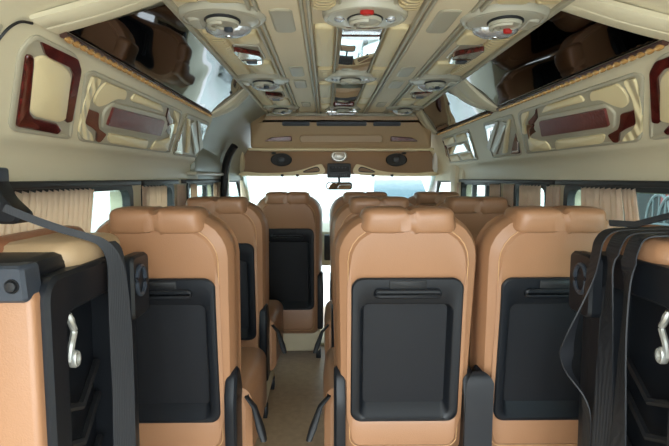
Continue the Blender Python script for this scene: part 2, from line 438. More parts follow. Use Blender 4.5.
loft(bm, [[(u, .03, v) for u, v in Q], [(u, -.0, v) for u, v in Q], [(u, -.006, v) for u, v in inset(Q, .006)]]); obj('front_panel', bm, 'header', t)

t = thing('overhead_console', 'brown overhead console with round speakers above the windscreen', 'console', (0, 4.0, 1.23))
def fc(u, v, h): return (u, 0.03 - h, v)
bm = bmesh.new()
Q = [(-.77, .0), (-.76, .03), (-.77, .16), (-.74, .20), (.74, .20), (.77, .16), (.76, .03), (.77, .0)]
loft(bm, [[(u, .10, v) for u, v in Q], [(u, .03, v) for u, v in Q]]); obj('panel', bm, 'console', t)
for s in (-1, 1):
    bm = bmesh.new(); Q = [(s * .13, .002), (s * .13, .07), (s * .17, .075), (s * .30, .035), (s * .42, .015), (s * .62, .01), (s * .75, .02), (s * .77, -.012), (s * .4, -.014)]
    relief(bm, smooth_closed(Q, 4), fc, 0, .05, .008); o = obj('shelf_lip', bm, 'cream', t)
    bm = bmesh.new(); Q = smooth_closed([(s * .16, .02), (s * .165, .055), (s * .20, .055), (s * .28, .025), (s * .27, .012)], 4); relief(bm, Q, fc, .049, .054, .003); f = obj('card_pocket', bm, 'black', o)
    bm = bmesh.new(); relief(bm, inset(Q, .007), fc, .052, .058, .003); obj('pocket_face', bm, 'console', f)
    bm = bmesh.new(); disc(bm, fc, s * .46, .115, .085, .052, [(1, 0), (1, .012), (.94, .018), (.9, .012), (.0001 + .2, .008)]); sp_ = obj('speaker', bm, 'black2', t)
    bm = bmesh.new(); disc(bm, fc, s * .46, .115, .03, .022, [(1, .01), (.8, .018), (.3, .02)]); obj('speaker_cone', bm, 'slate', sp_)
    bm = bmesh.new(); disc(bm, fc, s * .52, .168, .02, .009, [(1, 0), (1, .008), (.7, .011)]); obj('indicator', bm, 'black2', t)
bm = bmesh.new(); disc(bm, fc, 0, .145, .066, .046, [(1, 0), (1, .02), (.92, .026), (.86, .02), (.7, .02), (.6, .03), (.2, .034)]); obj('centre_speaker', bm, 'silver', t, 'silver round centre speaker')
bm = bmesh.new(); relief(bm, rrect(.19, .115, .01, 0, .028), fc, 0, .055, .006); ra = obj('radio_unit', bm, 'black', t)
bm = bmesh.new(); relief(bm, rrect(.155, .05, .004, 0, .045), fc, .054, .06, .003); obj('radio_display', bm, 'black2', ra)
bm = bmesh.new()
for k in range(5): disc(bm, fc, -.05 + .025 * k, .052, .006, .006, [(1, .058), (.8, .064)], 10)
obj('button', bm, 'slate', ra)
bm = bmesh.new(); 
for k in range(9): box(bm, -.066 + k * .015, -.060 + k * .015, -.03, -.022, -.018, .002)
obj('grille', bm, 'slate', ra)
for k, x in enumerate((-.45, -.33, .27, .42)):
    bm = bmesh.new(); disc(bm, lambda u, v, h: (u, v, -h), x, -.02, .012, .012, [(1, 0), (1, .014), (.7, .02)], 12); obj('hook', bm, 'black2', t)

t = thing('rear_view_mirror', 'rear view mirror hanging at the centre of the windscreen', 'mirror', (0, 3.93, 1.138)); t.rotation_euler.x = .015
bm = bmesh.new(); loft(bm, [[(u, y, v) for u, v in rrect(.205 - i, .060 - i, .022)] for y, i in ((.03, .03), (.012, .006), (-.004, 0), (-.008, .006))]); ms = obj('housing', bm, 'black', t)
bm = bmesh.new(); loft(bm, [[(u, y, v) for u, v in rrect(.186, .044, .02)] for y in (-.007, -.010)]); obj('mirror_glass', bm, 'mirror', t)
bm = bmesh.new(); tube(bm, [(0, .02, .01), (0, .03, .05), (0, .045, .074)], .009); obj('stalk', bm, 'black', t)

# ------------------------------------------------------------------ smoked mirror panels, arches, bead trim
def fs(sd):
    A = Vector((sd * .650, 1.508)); E = Vector((sd * .492, 1.626)); n = Vector((-(E - A).y, (E - A).x)) * (-sd if sd > 0 else -sd); n.normalize()
    if n.x * sd > 0: n = -n
    def f(u, v, h):
        p = A + (E - A) * v + n * h; return (p.x, u, p.y)
    return f
def smoked_panel(sd, a0, a1, b0, b1, label, bead=True):
    """a0,b0: lower edge start/end along y; a1,b1 the same at the ceiling edge"""
    f = fs(sd); t = thing('smoked_mirror_panel', label, 'mirror panel', f((a0 + b0) / 2, 0, 0))
    o = Vector(t.location)
    g = lambda u, v, h: tuple(Vector(f(u, v, h)) - o)
    bm = bmesh.new(); N = 14; A = []
    for v, h in ((0.02, .001), (.33, .0045), (.66, .0045), (.985, .001)):
        A.append([bm.verts.new(g(a0 + (a1 - a0) * v + (b0 - a0 + (b1 - a1 - b0 + a0) * v) * k / N, v, h + .003)) for k in range(N + 1)])
    for p, q in zip(A, A[1:]):
        for k in range(N): bm.faces.new((p[k], p[k + 1], q[k + 1], q[k]))
    obj('panel', bm, 'smoke', t)
    bm = bmesh.new(); tube(bm, [g(a0, -.02, .010), g(b0, -.02, .010)], .0085, 8); ro = obj('piping', bm, 'rope', t)
    bm = bmesh.new(); n = int((b0 - a0) / .033); pp = []; rr = []
    for k in range(n * 8 + 1):
        pp.append(g(a0 + k / 8 * .033, -.03, .0175)); rr.append(.0010 + .0066 * max(0, math.sin(PI * (k % 8) / 8)) ** .7)
    tube(bm, pp, rr, 8)
    obj('beading', bm, 'gold', ro, 'gold beading')
    return t
smoked_panel(-1, 1.08, 1.27, 2.41, 2.42, 'long dark mirrored panel on the left roof slope, smooth and glossy')
smoked_panel(1, 1.12, 1.30, 2.20, 2.16, 'long dark mirrored panel on the right roof slope, nearest the rear')
smoked_panel(1, 2.29, 2.50, 3.40, 3.12, 'short dark mirrored panel on the right roof slope, toward the windscreen')
def arch(sd, y0, y1, w0, w1, label, m='beige', bz=.022):
    f = fs(sd); t = bmesh.new(); L = []
    for i in range(11):
        v = -.06 + 1.1 * i / 10; yc = y0 + (y1 - y0) * (i / 10) ; hw = (w0 + (w1 - w0) * i / 10) / 2; bul = .008 + bz * math.sin(PI * i / 10)
        L.append([f(yc + a * hw, v, h) for a, h in ((-1, -.004), (-1, bul * .6), (-.75, bul), (-.08, bul), (0, bul * .75), (.08, bul), (.75, bul), (1, bul * .6), (1, -.004))])
    loft(t, L); o = obj('roof_arch', t, m); return tag(o, label, 'trim')
arch(-1, 1.03, 1.20, .10, .10, 'beige padded arch across the left roof slope at the rear', bz=.006)
arch(1, 1.07, 1.25, .10, .10, 'beige padded arch across the right roof slope at the rear', bz=.006)
arch(-1, 2.47, 2.50, .10, .16, 'beige arch at the front end of the left mirrored panel')
arch(1, 2.245, 2.32, .08, .28, 'beige padded arch between the two right mirrored panels')
arch(1, 3.46, 3.24, .10, .22, 'beige arch at the front end of the right mirrored panels')

# ------------------------------------------------------------------ padded decor panels on the side walls
def fd(sd):
    A = Vector((sd * .80, 1.30)); E = Vector((sd * .67, 1.482)); n = Vector((-(E - A).y, (E - A).x)).normalized()
    if n.x * sd > 0: n = -n
    Ln = (E - A).length
    def f(u, s, h):
        p = A + (E - A).normalized() * s + n * (h * .62 - .0005); return (p.x, u, p.y)
    return f, Ln
LV = 0.2237
def sc(P): return [(u, v * LV) for u, v in P]
SEC = {
 1: dict(frame=[(1.115, .03), (1.0, .80), (1.01, 1.0), (1.17, 1.0), (1.215, .92), (1.385, .03)],
    cushion=[[(1.050, .80), (1.075, .86), (1.165, .835), (1.205, .77), (1.295, .28), (1.275, .225), (1.165, .235), (1.135, .30)]],
    wood=[[(1.035, .965), (1.185, .965), (1.225, .87), (1.325, .27), (1.30, .24), (1.285, .30), (1.212, .78), (1.175, .85), (1.075, .86)],
          [(1.022, .80), (1.043, .82), (1.06, .74), (1.14, .27), (1.17, .215), (1.27, .21), (1.305, .14), (1.30, .075), (1.13, .085)]]),
 2: dict(frame=[(1.255, .85), (1.28, .92), (2.03, .93), (2.07, .87), (2.235, .05), (1.42, .03)],
    pleat=[[(1.285, .86), (1.333, .87), (1.34, .62), (1.385, .30), (1.42, .22), (1.46, .17), (1.50, .07), (1.44, .07), (1.39, .16), (1.32, .54)]],
    cushion=[[(1.36, .86), (1.50, .865), (1.525, .74), (1.47, .72), (1.435, .60), (1.40, .53), (1.365, .58), (1.352, .70)],
             [(1.555, .76), (1.56, .87), (1.80, .88), (1.86, .78)],
             [(1.56, .22), (1.90, .24), (1.93, .07), (1.60, .08)],
             [(1.97, .26), (2.02, .28), (2.11, .40), (2.17, .12), (2.15, .08), (1.97, .07)],
             [(1.95, .88), (2.02, .88), (2.13, .50), (2.10, .46), (2.05, .70), (1.98, .80)]],
    housing=[[(1.445, .50), (1.465, .66), (1.90, .74), (2.0, .56), (1.985, .33), (1.93, .29), (1.50, .26)]],
    bar=[[(1.468, .60), (1.90, .66), (1.955, .38), (1.50, .34)]],
    wood=[[(1.335, .55), (1.36, .48), (1.425, .47), (1.455, .34), (1.48, .26), (1.55, .20), (1.545, .07), (1.52, .06), (1.485, .20), (1.44, .25), (1.395, .28), (1.36, .36)],
          [(1.875, .89), (1.915, .80), (2.00, .71), (2.045, .57), (2.085, .40), (2.04, .45), (1.99, .48), (1.985, .62), (1.92, .70)]],
    chrome=[[(2.03, .66), (2.06, .56), (2.10, .36), (2.085, .38), (2.035, .55), (1.985, .61), (2.0, .64)]]),
 3: dict(frame=[(2.11, .93), (2.50, .95), (2.685, .05), (2.29, .03)],
    cushion=[[(2.155, .84), (2.19, .85), (2.50, .14), (2.44, .13)]],
    slat=[[(2.205, .78), (2.25, .86), (2.62, .27), (2.60, .12)], [(2.285, .88), (2.325, .88), (2.645, .38), (2.645, .24)]],
    slat2=[[(2.222, .75), (2.238, .79), (2.605, .24), (2.60, .17)]],
    wood=[[(2.31, .86), (2.48, .88), (2.60, .42)], [(2.19, .55), (2.40, .09), (2.28, .09)]],
    chrome=[[(2.38, .80), (2.47, .80), (2.56, .52), (2.545, .50), (2.455, .74), (2.38, .75)], [(2.225, .36), (2.285, .17), (2.36, .16), (2.36, .12), (2.28, .12), (2.215, .33)]]),
 4: dict(frame=[(2.75, .93), (3.40, .93), (3.62, .03), (2.95, .03)],
    cushion=[[(2.86, .66), (2.86, .87), (3.05, .87), (3.12, .66)], [(3.16, .68), (3.11, .87), (3.36, .88), (3.42, .68)], [(3.02, .10), (3.0, .29), (3.24, .29), (3.25, .10)], [(3.30, .10), (3.29, .30), (3.50, .30), (3.54, .10)]],
    slat=[[(2.98, .34), (2.96, .62), (3.38, .64), (3.46, .34)]],
    slat2=[[(3.0, .37), (2.985, .59), (3.36, .61), (3.43, .37)]],
    wood=[[(2.78, .84), (2.82, .86), (2.88, .58), (2.93, .40), (2.97, .12), (2.93, .22), (2.86, .50)], [(3.40, .86), (3.44, .64), (3.54, .40), (3.56, .10), (3.50, .34), (3.42, .60)]],
    chrome=[[(2.81, .74), (2.84, .74), (2.92, .40), (2.95, .20), (2.92, .24), (2.85, .52)], [(3.43, .70), (3.46, .60), (3.55, .36), (3.55, .18), (3.52, .34), (3.44, .56)]]),
}
def decor(sd, k, label):
    f, _ = fd(sd); D = SEC[k]; uc = sum(p[0] for p in D['frame']) / len(D['frame'])
    o = Vector(f(uc, .1, 0)); t = thing('decorative_wall_panel', label, 'wall panel', o)
    g = lambda u, v, h: tuple(Vector(f(u, v, h)) - o)
    def put(nm, P, h0, h1, b, m, par=None, r=.012, lab=None, dome=0):
        bm = bmesh.new(); relief(bm, soft_poly(sc(P), r), g, h0, h1, b, dome); return obj(nm, bm, m, par or t, lab)
    Fr = sc(D['frame']); bm = bmesh.new(); O = soft_poly(Fr, .03)
    relief(bm, O, g, 0, .0045, .003)
    obj('backing', bm, 'grey_trim', t)
    bm = bmesh.new(); In = inset(O, .009); m2 = [[g(u, v, h) for u, v in q] for q, h in ((O, .0), (O, .008), (inset(O, .003), .011), (inset(O, .008), .011), (inset(O, .011), .006), (inset(O, .011), .0))]
    loft(bm, m2, False, False); obj('rim', bm, 'grey_trim', t)
    for P in D.get('pleat', []): put('pleated_cushion', P, .003, .015, .006, 'cream_fan')
    for P in D.get('cushion', []): put('leather_cushion', P, .003, .014, .006, 'cream', r=.02, dome=.012 if len(P) < 7 or k == 1 else 0)
    for P in D.get('housing', []): put('bar_housing', P, .003, .016, .005, 'grey_trim', r=.02)
    for P in D.get('bar', []): put('carved_wood_bar', P, .014, .028, .010, 'burl_bar', r=.008, lab='carved reddish wood bar')
    for P in D.get('slat', []): put('slat', P, .003, .018, .005, 'grey_trim' if k == 3 else 'grey_trim')
    for P in D.get('slat2', []): put('chrome_plate', P, .017, .021, .002, 'dullmetal' if k == 3 else 'chrome', r=.006, lab='bright metallic plate')
    for P in D.get('wood', []): put('wood_inlay', P, .004, .014, .003, 'burl', r=.01, lab='dark red burl wood inlay')
    for P in D.get('chrome', []): put('chrome_strip', P, .008, .017, .002, 'chrome', r=.004, lab='chrome strip')
    return t
decor(-1, 1, 'padded wall panel with two L-shaped wood inlays, left side above the rear window')
decor(-1, 2, 'long padded wall panel with carved wood bar, on the left wall')
decor(-1, 3, 'small wall panel with slanted metal slat, left wall beside the sliding door')
decor(1, 1, 'padded wall panel with L-shaped wood inlays, right side at the photo edge')
decor(1, 2, 'long padded wall panel with carved wood bar, on the right wall')
decor(1, 3, 'small wall panel with slanted metal slat, middle of the right wall')
decor(1, 4, 'small padded wall panel with bright metal plate, right wall nearest the windscreen')

# ------------------------------------------------------------------ ceiling fittings
def fz(cx, cy):
    return lambda u, v, h: (u - cx, v - cy, -h)
def pad(nm, parent, cx, cy, P, h0, h1, b, m, r=.02, lab=None):
    bm = bmesh.new(); relief(bm, soft_poly(P, r), fz(cx, cy), h0, h1, b, .007 if nm in ('leather_pad', 'ribbed_pad') else 0); return obj(nm, bm, m, parent, lab)
def R4(x0, x1, y0, y1): return [(x0, y0), (x1, y0), (x1, y1), (x0, y1)]
# centre strip
t = thing('ceiling_strip', 'central ceiling strip with leather pads and mirrored plates, running front to back', 'ceiling trim', (0, 2.1, H))
bm = bmesh.new(); 
for s in (-1, 1): relief(bm, soft_poly(R4(s * .138, s * .150, .3, 3.33), .004), fz(0, 2.1), 0, .012, .004); relief(bm, soft_poly(R4(s * .064, s * .072, .3, 3.3), .003), fz(0, 2.1), 0, .012, .003)
obj('moulding', bm, 'grey_trim', t)
for s in (-1, 1):
    for (a, b, m) in ((.55, .95, 'cream'), (1.0, 1.30, 'cream_pl'), (1.44, 1.93, 'cream'), (1.96, 2.14, 'cream_pl'), (2.28, 2.66, 'cream'), (2.68, 2.86, 'cream'), (2.92, 3.1, 'cream')):
        pad('leather_pad', t, 0, 2.1, R4(s * .076, s * .134, a, b), 0, .014, .009, m)
for (a, b, wf) in ((1.42, 2.07, 1), (2.22, 2.93, 0)):
    # gently bowed mirror plate framed in burl wood
    bm = bmesh.new(); L = []
    for i in range(9):
        v = i / 8; y = a + .06 + (b - a - .09) * v; h = (.032 if wf else .028) - .020 * v + .002 * math.sin(PI * v)
        L.append([(-.056, y - 2.1, -.006), (-.056, y - 2.1, -h), (-.03, y - 2.1, -h - .002), (0, y - 2.1, -h - .003), (.03, y - 2.1, -h - .002), (.056, y - 2.1, -h), (.056, y - 2.1, -.006)])
    loft(bm, L); obj('mirror_plate', bm, 'mirror', t, 'bright mirrored plate')
    ya, yb = (a - .02, a + .055) if wf else (b - .03, b + .015)
    pad('wood_end', t, 0, 2.1, R4(-.060, .060, ya, yb), 0, .022, .006, 'burl', .012, 'red burl wood end piece')
# channels
for s in (-1, 1):
    t = thing('ceiling_channel', 'plain beige ceiling channel with small recessed handles, %s of the centre strip' % ('left' if s < 0 else 'right'), 'ceiling trim', (s * .215, 2.1, H))
    for xx in (.162, .276):
        pad('moulding', t, s * .215, 2.1, R4(s * (xx - .005), s * (xx + .005), .3, 3.33), 0, .009, .003, 'grey_trim', .003)
    pad('board', t, s * .215, 2.1, R4(s * .168, s * .270, 1.22, 3.28), 0, .006, .004, 'ceiling', .03)
    pad('board', t, s * .215, 2.1, R4(s * .168, s * .270, .4, 1.18), 0, .006, .004, 'ceiling', .03)
    for (a, b, ww) in ((1.30, 1.50, .030), (1.95, 2.13, .028), (2.22, 2.40, .028), (2.85, 3.02, .026)):
        q = pad('recessed_grip', t, s * .215, 2.1, R4(s * (.217 - ww), s * (.217 + ww), a, b), .004, .011, .008, 'grey_trim', .022)
# outer strips
for s in (-1, 1):
    nm = 'left' if s < 0 else 'right'
    t = thing('ceiling_strip', 'outer ceiling strip with ribbed leather pads beside the %s mirrored panel' % nm, 'ceiling trim', (s * .39, 2.1, H))
    pad('moulding', t, s * .39, 2.1, R4(s * .474, s * .492, .3, 3.36), 0, .012, .005, 'grey_trim', .004)
    pad('moulding', t, s * .39, 2.1, R4(s * .288, s * .298, .3, 3.33), 0, .012, .004, 'grey_trim', .004)
    for (a, b) in ((.9, 1.25), (1.50, 2.08), (2.32, 2.95)):
        pad('ribbed_pad', t, s * .39, 2.1, R4(s * .405, s * .462, a, b), 0, .012, .007, 'cream_pl', .01)
    for (a, b) in ((1.50, 1.62), (1.88, 2.08), (2.32, 2.48), (2.74, 2.95), (.9, 1.25)):
        pad('leather_pad', t, s * .39, 2.1, R4(s * .305, s * .388, a, b), 0, .013, .008, 'cream', .02)

def ceiling_vent(x, y, label, outer, R=.10, button=True):
    s = 1 if x > 0 else -1
    t = thing('ceiling_vent', label, 'air vent', (x, y, H), 'round ceiling vents')
    I = lambda u, v, h: (u, v, -h)
    bm = bmesh.new()
    if outer: disc(bm, I, 0, 0, R * 1.05, R * .95, [(1.12, 0), (1.10, .008), (1.02, .016), (.96, .017), (.93, .013), (.90, .016), (.5, .022)])
    else: disc(bm, I, 0, 0, R * 1.05, R * .95, [(1, 0), (1.0, .014), (.96, .022), (.90, .024), (.86, .021), (.3, .024)])
    obj('housing', bm, 'vent', t)
    cx, cy = (0, -.005) if not outer else (-s * .005, -.022)
    bm = bmesh.new(); disc(bm, I, cx, cy, .047, .047, [(1, .016), (1, .024), (.96, .0255)], 24); obj('gap_ring', bm, 'black2', t)
    bm = bmesh.new(); disc(bm, I, cx, cy, .043, .043, [(1, .016), (1, .030), (.92, .034), (.82, .030), (.3, .030)], 24); lv = obj('nozzle', bm, 'vent', t)
    bm = bmesh.new()
    tube(bm, [(cx + .036 * math.cos(a), cy + .036 * math.sin(a), -.036) for a in [PI * (.75 + .8 * k / 10) for k in range(11)]], .006, 6)
    tube(bm, [(cx + .012 + .03 * math.cos(a), cy + .03 * math.sin(a), -.034) for a in [PI * (.7 + .7 * k / 10) for k in range(11)]], .005, 6)
    obj('louvre', bm, 'vent', lv)
    if outer:
        bm = bmesh.new(); disc(bm, I, -s * .005, .056, .064, .040, [(1, .012), (1, .022), (.92, .030), (.6, .040), (.3, .042)], 24); ln = obj('reading_lamp', bm, 'lens', t, 'clear faceted lamp lens')
        bm = bmesh.new(); disc(bm, I, -s * .005, .056, .014, .012, [(1, .03), (.8, .043), (.3, .045)], 12); obj('bulb', bm, 'chrome', ln)
        bm = bmesh.new(); relief(bm, soft_poly([(s * .05, -.04), (s * .06, .05), (s * .088, .05), (s * .09, -.03)], .02), I, .012, .024, .006); obj('side_cover', bm, 'vent', t)
    else:
        for q in (-1, 1):
            bm = bmesh.new(); disc(bm, I, q * .066, -.005, .014, .014, [(1, .02), (1, .026), (.7, .029)], 14); obj('spot_lamp', bm, 'lens', t)
    if button:
        bm = bmesh.new(); disc(bm, I, (.014 if outer else 0), (.012 if outer else -.065), (.012 if outer else .017), (.007 if outer else .008), [(1, .02), (1, .040 if outer else .030), (.7, .042 if outer else .032)], 16); rd = not outer or (x > 0 and y < 2); obj('switch', bm, 'red' if rd else 'slate', t, 'red switch' if rd else None)
rown = {0: 'nearest row', 1: 'middle row', 2: 'farthest row'}
for i, y in enumerate((1.37, 2.22, 3.06)):
    ceiling_vent(-.375, y, 'round ceiling vent with lamp on the left outer strip, ' + rown[i], True)
    ceiling_vent(.375, y, 'round ceiling vent with lamp on the right outer strip, ' + rown[i], True)
    ceiling_vent(0, (1.33, 2.13, 3.04)[i], 'oval ceiling vent on the centre strip, ' + rown[i], False, .105, i == 0)
def ceiling_lamp(x, y, label):
    s = 1 if x > 0 else -1; t = thing('courtesy_lamp', label, 'lamp', (x, y, H), 'wood and chrome ceiling lamps'); t.scale = (1.2, 1.2, 1)
    bm = bmesh.new(); I = lambda u, v, h: (u, v, -h)
    relief(bm, soft_poly([(-.036, -.09), (-s * .0 + .036, -.075), (.036, .075), (0, .09), (-.036, .075)], .012), I, 0, .006, .004); obj('base', bm, 'vent', t)
    bm = bmesh.new(); relief(bm, soft_poly([(-s * .032, -.03), (-s * .032, .012), (s * .032, .012), (s * .034, -.085), (s * .0, -.06)], .014), I, .008, .024, .008); obj('wood_cap', bm, 'burl', t, 'red burl wood cap')
    bm = bmesh.new(); relief(bm, soft_poly([(-.034, .008), (.034, .008), (.032, .070), (0, .085), (-.032, .070)], .012), I, .004, .026, .010); c = obj('chrome_cap', bm, 'chrome', t, 'chrome cap')
    bm = bmesh.new(); relief(bm, soft_poly([(-.016, .022), (.016, .022), (.014, .05), (-.014, .05)], .004), I, .027, .030, .002); obj('lens', bm, 'slate', c)
ceiling_lamp(-.36, 1.76, 'wood and chrome ceiling lamp on the left strip, near one'); ceiling_lamp(-.36, 2.60, 'wood and chrome ceiling lamp on the left strip, far one')
ceiling_lamp(.37, 1.74, 'wood and chrome ceiling lamp on the right strip, near one'); ceiling_lamp(.37, 2.52, 'wood and chrome ceiling lamp on the right strip, far one')
t = thing('dome_lamp', 'chrome dome lamp at the front end of the ceiling above the air outlets', 'lamp', (0, 3.28, H))
bm = bmesh.new(); relief(bm, rrect(.22, .06, .02), lambda u, v, h: (u, v, -h), 0, .018, .008); obj('base', bm, 'chrome', t)
bm = bmesh.new(); relief(bm, rrect(.18, .03, .014), lambda u, v, h: (u, v, -h), .017, .026, .006); obj('lens', bm, 'lens', t)
bm = bmesh.new(); box(bm, -.50, .50, 3.33, 3.39, H - .025, H, bev=.01); struct('trim_8', bm, 'grey_trim')

# ------------------------------------------------------------------ passenger seats
def shear(P): return [(x, y - (z - .45) * .10, z) for x, y, z in P]
def make_seat(label, aisle=0, z0=.30, tw=.340, th=.472, tz=.664, W=.434):
    t = thing('passenger_seat', label, 'seat', (0, 0, 0), 'tan leather passenger seats')
    z1 = 1.090; cz = (z0 + z1) / 2
    def body(i, y, flare=0):
        P = rrect(W - 2 * i + 2 * flare, z1 - z0 - 2 * i, (max(.05 - i * .5, .01),) * 2 + (max(.125 - i * .6, .02),) * 2, 0, cz)
        o = []
        for x, z in P:
            tt = min(max((.62 - z) / .3, 0), 1); o.append((x * (1 - .07 * tt * tt), y, z))
        return o
    tray = lambda g, r=.035, dz=0: rrect(tw - 2 * g, th - 2 * g, r, 0, tz + dz)
    L = [[(x, .04, z) for x, z in tray(0)], [(x, .003, z) for x, z in tray(0)], [(x, -.003, z) for x, z in tray(-.012)], body(.045, -.004), body(.038, .003), body(.034, .002), body(.010, .016), body(0, .04), body(-.002, .075, .004), body(0.0, .088, .003), body(-.004, .11, .006), body(.008, .14, .004), body(.05, .158)]
    bm = bmesh.new(); loft(bm, [shear(l) for l in L], True, True); obj('backrest', bm, 'tan', t)
    bm = bmesh.new(); tube(bm, shear(body(.036, .0005)), .0016, 5, closed=True); obj('stitching', bm, 'seam', t)
    # headrest pillow with pinched middle
    bm = bmesh.new(); L = []; N = 40
    for i in range(N + 1):
        q = -1 + 2 * i / N; x = q * .147
        e = max(0.02, (1 - abs(q) ** 12)) ** .5
        f = e * (1 - .22 * math.exp(-(x / .012) ** 2) - .04 * math.exp(-((abs(x) - .030) / .006) ** 2) - .03 * (abs(q) ** 3))
        ring = []
        for k in range(24):
            a = 2 * PI * k / 24; ca, sa = math.cos(a), math.sin(a)
            cy_ = math.copysign(abs(ca) ** .6, ca) * .078 * (.85 + .15 * f) * e; cz_ = math.copysign(abs(sa) ** .6, sa) * .037 * f
            wr = .003 * math.sin(a * 9 + x * 60) * math.exp(-(x / .035) ** 2)
            ring.append((x - .004 * (1 if sa > 0 else -1) * q, .062 + cy_ + wr * 2, 1.077 + cz_ + wr + (-.016 if (ca < 0 and sa < 0) else 0) * e * abs(ca)))
        L.append(shear(ring))
    loft(bm, L); hr = obj('headrest', bm, 'tan', t, sharp=60)
    # tray panel
    bm = bmesh.new()
    op = lambda a, r, y: [(x, y, z) for x, z in rrect(tw - .06 - 2 * a, th - .10 - 2 * a, r, 0, tz - .0315)]
    L = [[(x, .006, z) for x, z in tray(0)], [(x, -.006, z) for x, z in tray(0.0)], [(x, -.010, z) for x, z in tray(.004)], [(x, -.010, z) for x, z in tray(.012)], op(-.004, .026, -.007), op(0, .024, -.004)]
    L += [[(x, .026, z) for x, z in rrect(tw - .080, th - .142, .014, 0, tz - .0185)]]
    loft(bm, [shear(l) for l in L], False, False); tr = obj('seatback_tray', bm, 'black', t, 'black plastic tray')
    bm = bmesh.new(); loft(bm, [shear([(x, y, z) for x, z in rrect(tw - .072, th - .134, .014, 0, tz - .0185)]) for y in (.0262, .030)]); obj('tray_floor', bm, 'traym', tr)
    bm = bmesh.new(); loft(bm, [shear([(x, y, z) for x, z in rrect(.205 - i, .031 - i, .014, 0, tz + th / 2 - .047)]) for y, i in ((-.006, 0), (-.018, .002), (-.022, .010))]); obj('handle', bm, 'black', tr)
    bm = bmesh.new(); loft(bm, [shear([(x, y, z) for x, z in rrect(.112 - i, .026 - i, .004, 0, tz + th / 2 - .020)]) for y, i in ((-.006, 0), (-.0125, .0), (-.014, .004))]); obj('latch', bm, 'black2', tr)
    # cushion
    bm = bmesh.new(); L = []
    for y, i, in ((.08, .02), (.10, .0), (.30, -.005), (.50, 0), (.545, .02), (.56, .05)):
        L.append([(x, y, z) for x, z in rrect(.436 + .035 * abs(aisle) - 2 * i, .27 - 1.6 * i, .05, aisle * .0175, .365)])
    loft(bm, L); obj('seat_cushion', bm, 'tan', t)
    # base
    bm = B(-.20, .20, .06, .50, .05, .29, bev=.015); obj('seat_base', bm, 'beige', t, 'beige seat base cover')
    for s in (-1, 1):
        for y in (.10, .44):
            bm = B(s * .19 - .016, s * .19 + .016, y - .03, y + .03, 0, .06, bev=.004); obj('leg', bm, 'black', t)
        bm = bmesh.new(); P = soft_poly([(-.022, .22), (-.030, .50), (.000, .585), (.05, .60), (.10, .52), (.13, .40), (.14, .22)], .03)
        loft(bm, [[(s * (.192 + a), y, z) for y, z in inset(P, i)] for a, i in ((-.006, .003), (0, 0), (.022, 0), (.030, .008))]); obj('recliner_cover', bm, 'black', t)
    if aisle:
        bm = bmesh.new(); L = []
        for k, (p, r) in enumerate((((.238, .08, .475), .008), ((.266, .06, .45), .010), ((.290, .03, .39), .015), ((.302, .015, .360), .012))):
            L.append([(aisle * p[0] + dx, p[1] + dy, p[2]) for dx, dy in rrect(r * 1.6, r * 2.6, r * .6, n=3)])
        loft(bm, L); lv = obj('recline_lever', bm, 'black2', t)
        bm = bmesh.new(); tube(bm, [(aisle * .215, .10, .46), (aisle * .245, .10, .468)], .010); obj('pivot', bm, 'black2', lv)
    return t
places = [
 (-.605, 1.53, 'rear row tan leather seat by the left window, behind the folded seat', 1),
 (.145, 1.53, 'tan leather seat in the rear row beside the aisle, in full view right of centre', 0),
 (.600, 1.53, 'rear row tan leather seat by the right window, partly behind the hanging belts', 0),
 (-.605, 2.34, 'second tan leather seat from the rear on the left of the aisle', 1),
 (.145, 2.34, 'tan leather seat in the middle row right of the aisle, hidden by the near seat', 0),
 (.600, 2.34, 'tan leather seat in the middle row next to the right wall', 0),
 (-.345, 3.18, 'single tan leather seat farthest forward on the left, beside the aisle', 1),
 (.145, 3.18, 'tan leather seat in the front passenger row, just right of the aisle', 0),
 (.600, 3.18, 'tan leather seat in the front passenger row next to the right wall', 0)]
protos = {1: make_seat(places[0][2], 1), -1: make_seat(places[1][2], -1), 0: make_seat(places[2][2], 0)}
first = {1: True, -1: True, 0: True}
for x, y, lb, _ in places:
    if y > 3.1 and x < 0: o = make_seat(lb, 0, .17, .330, .535, .615, .42)
    else:
        k = 1 if x < 0 else (-1 if x < .5 and y < 3 else 0)
        o = protos[k] if first[k] else copy_tree(protos[k])
        first[k] = False
    o.location = (x, y, 0); o['label'] = lb

# belt tongue strap hanging between the two rear right seats
bm = bmesh.new()
ribbon(bm, smooth_open([(.371, 1.50, .60), (.371, 1.478, .585), (.368, 1.470, .53), (.366, 1.468, .40), (.366, 1.468, .25)]), [(.03 + .055 * min(1, i / 8), 0, 0) for i in range(25)])
tag(obj('seat_belt', bm, 'webbing'), 'short black belt strap between the two rear seats right of the aisle', 'seat belt')

# floor mat / threshold ahead of the aisle
bm = B(-.46, -.08, 3.50, 3.92, 0, .018, bev=.006); tag(obj('floor_mat', bm, 'mat'), 'cream mat on the floor at the front end of the aisle', 'mat')

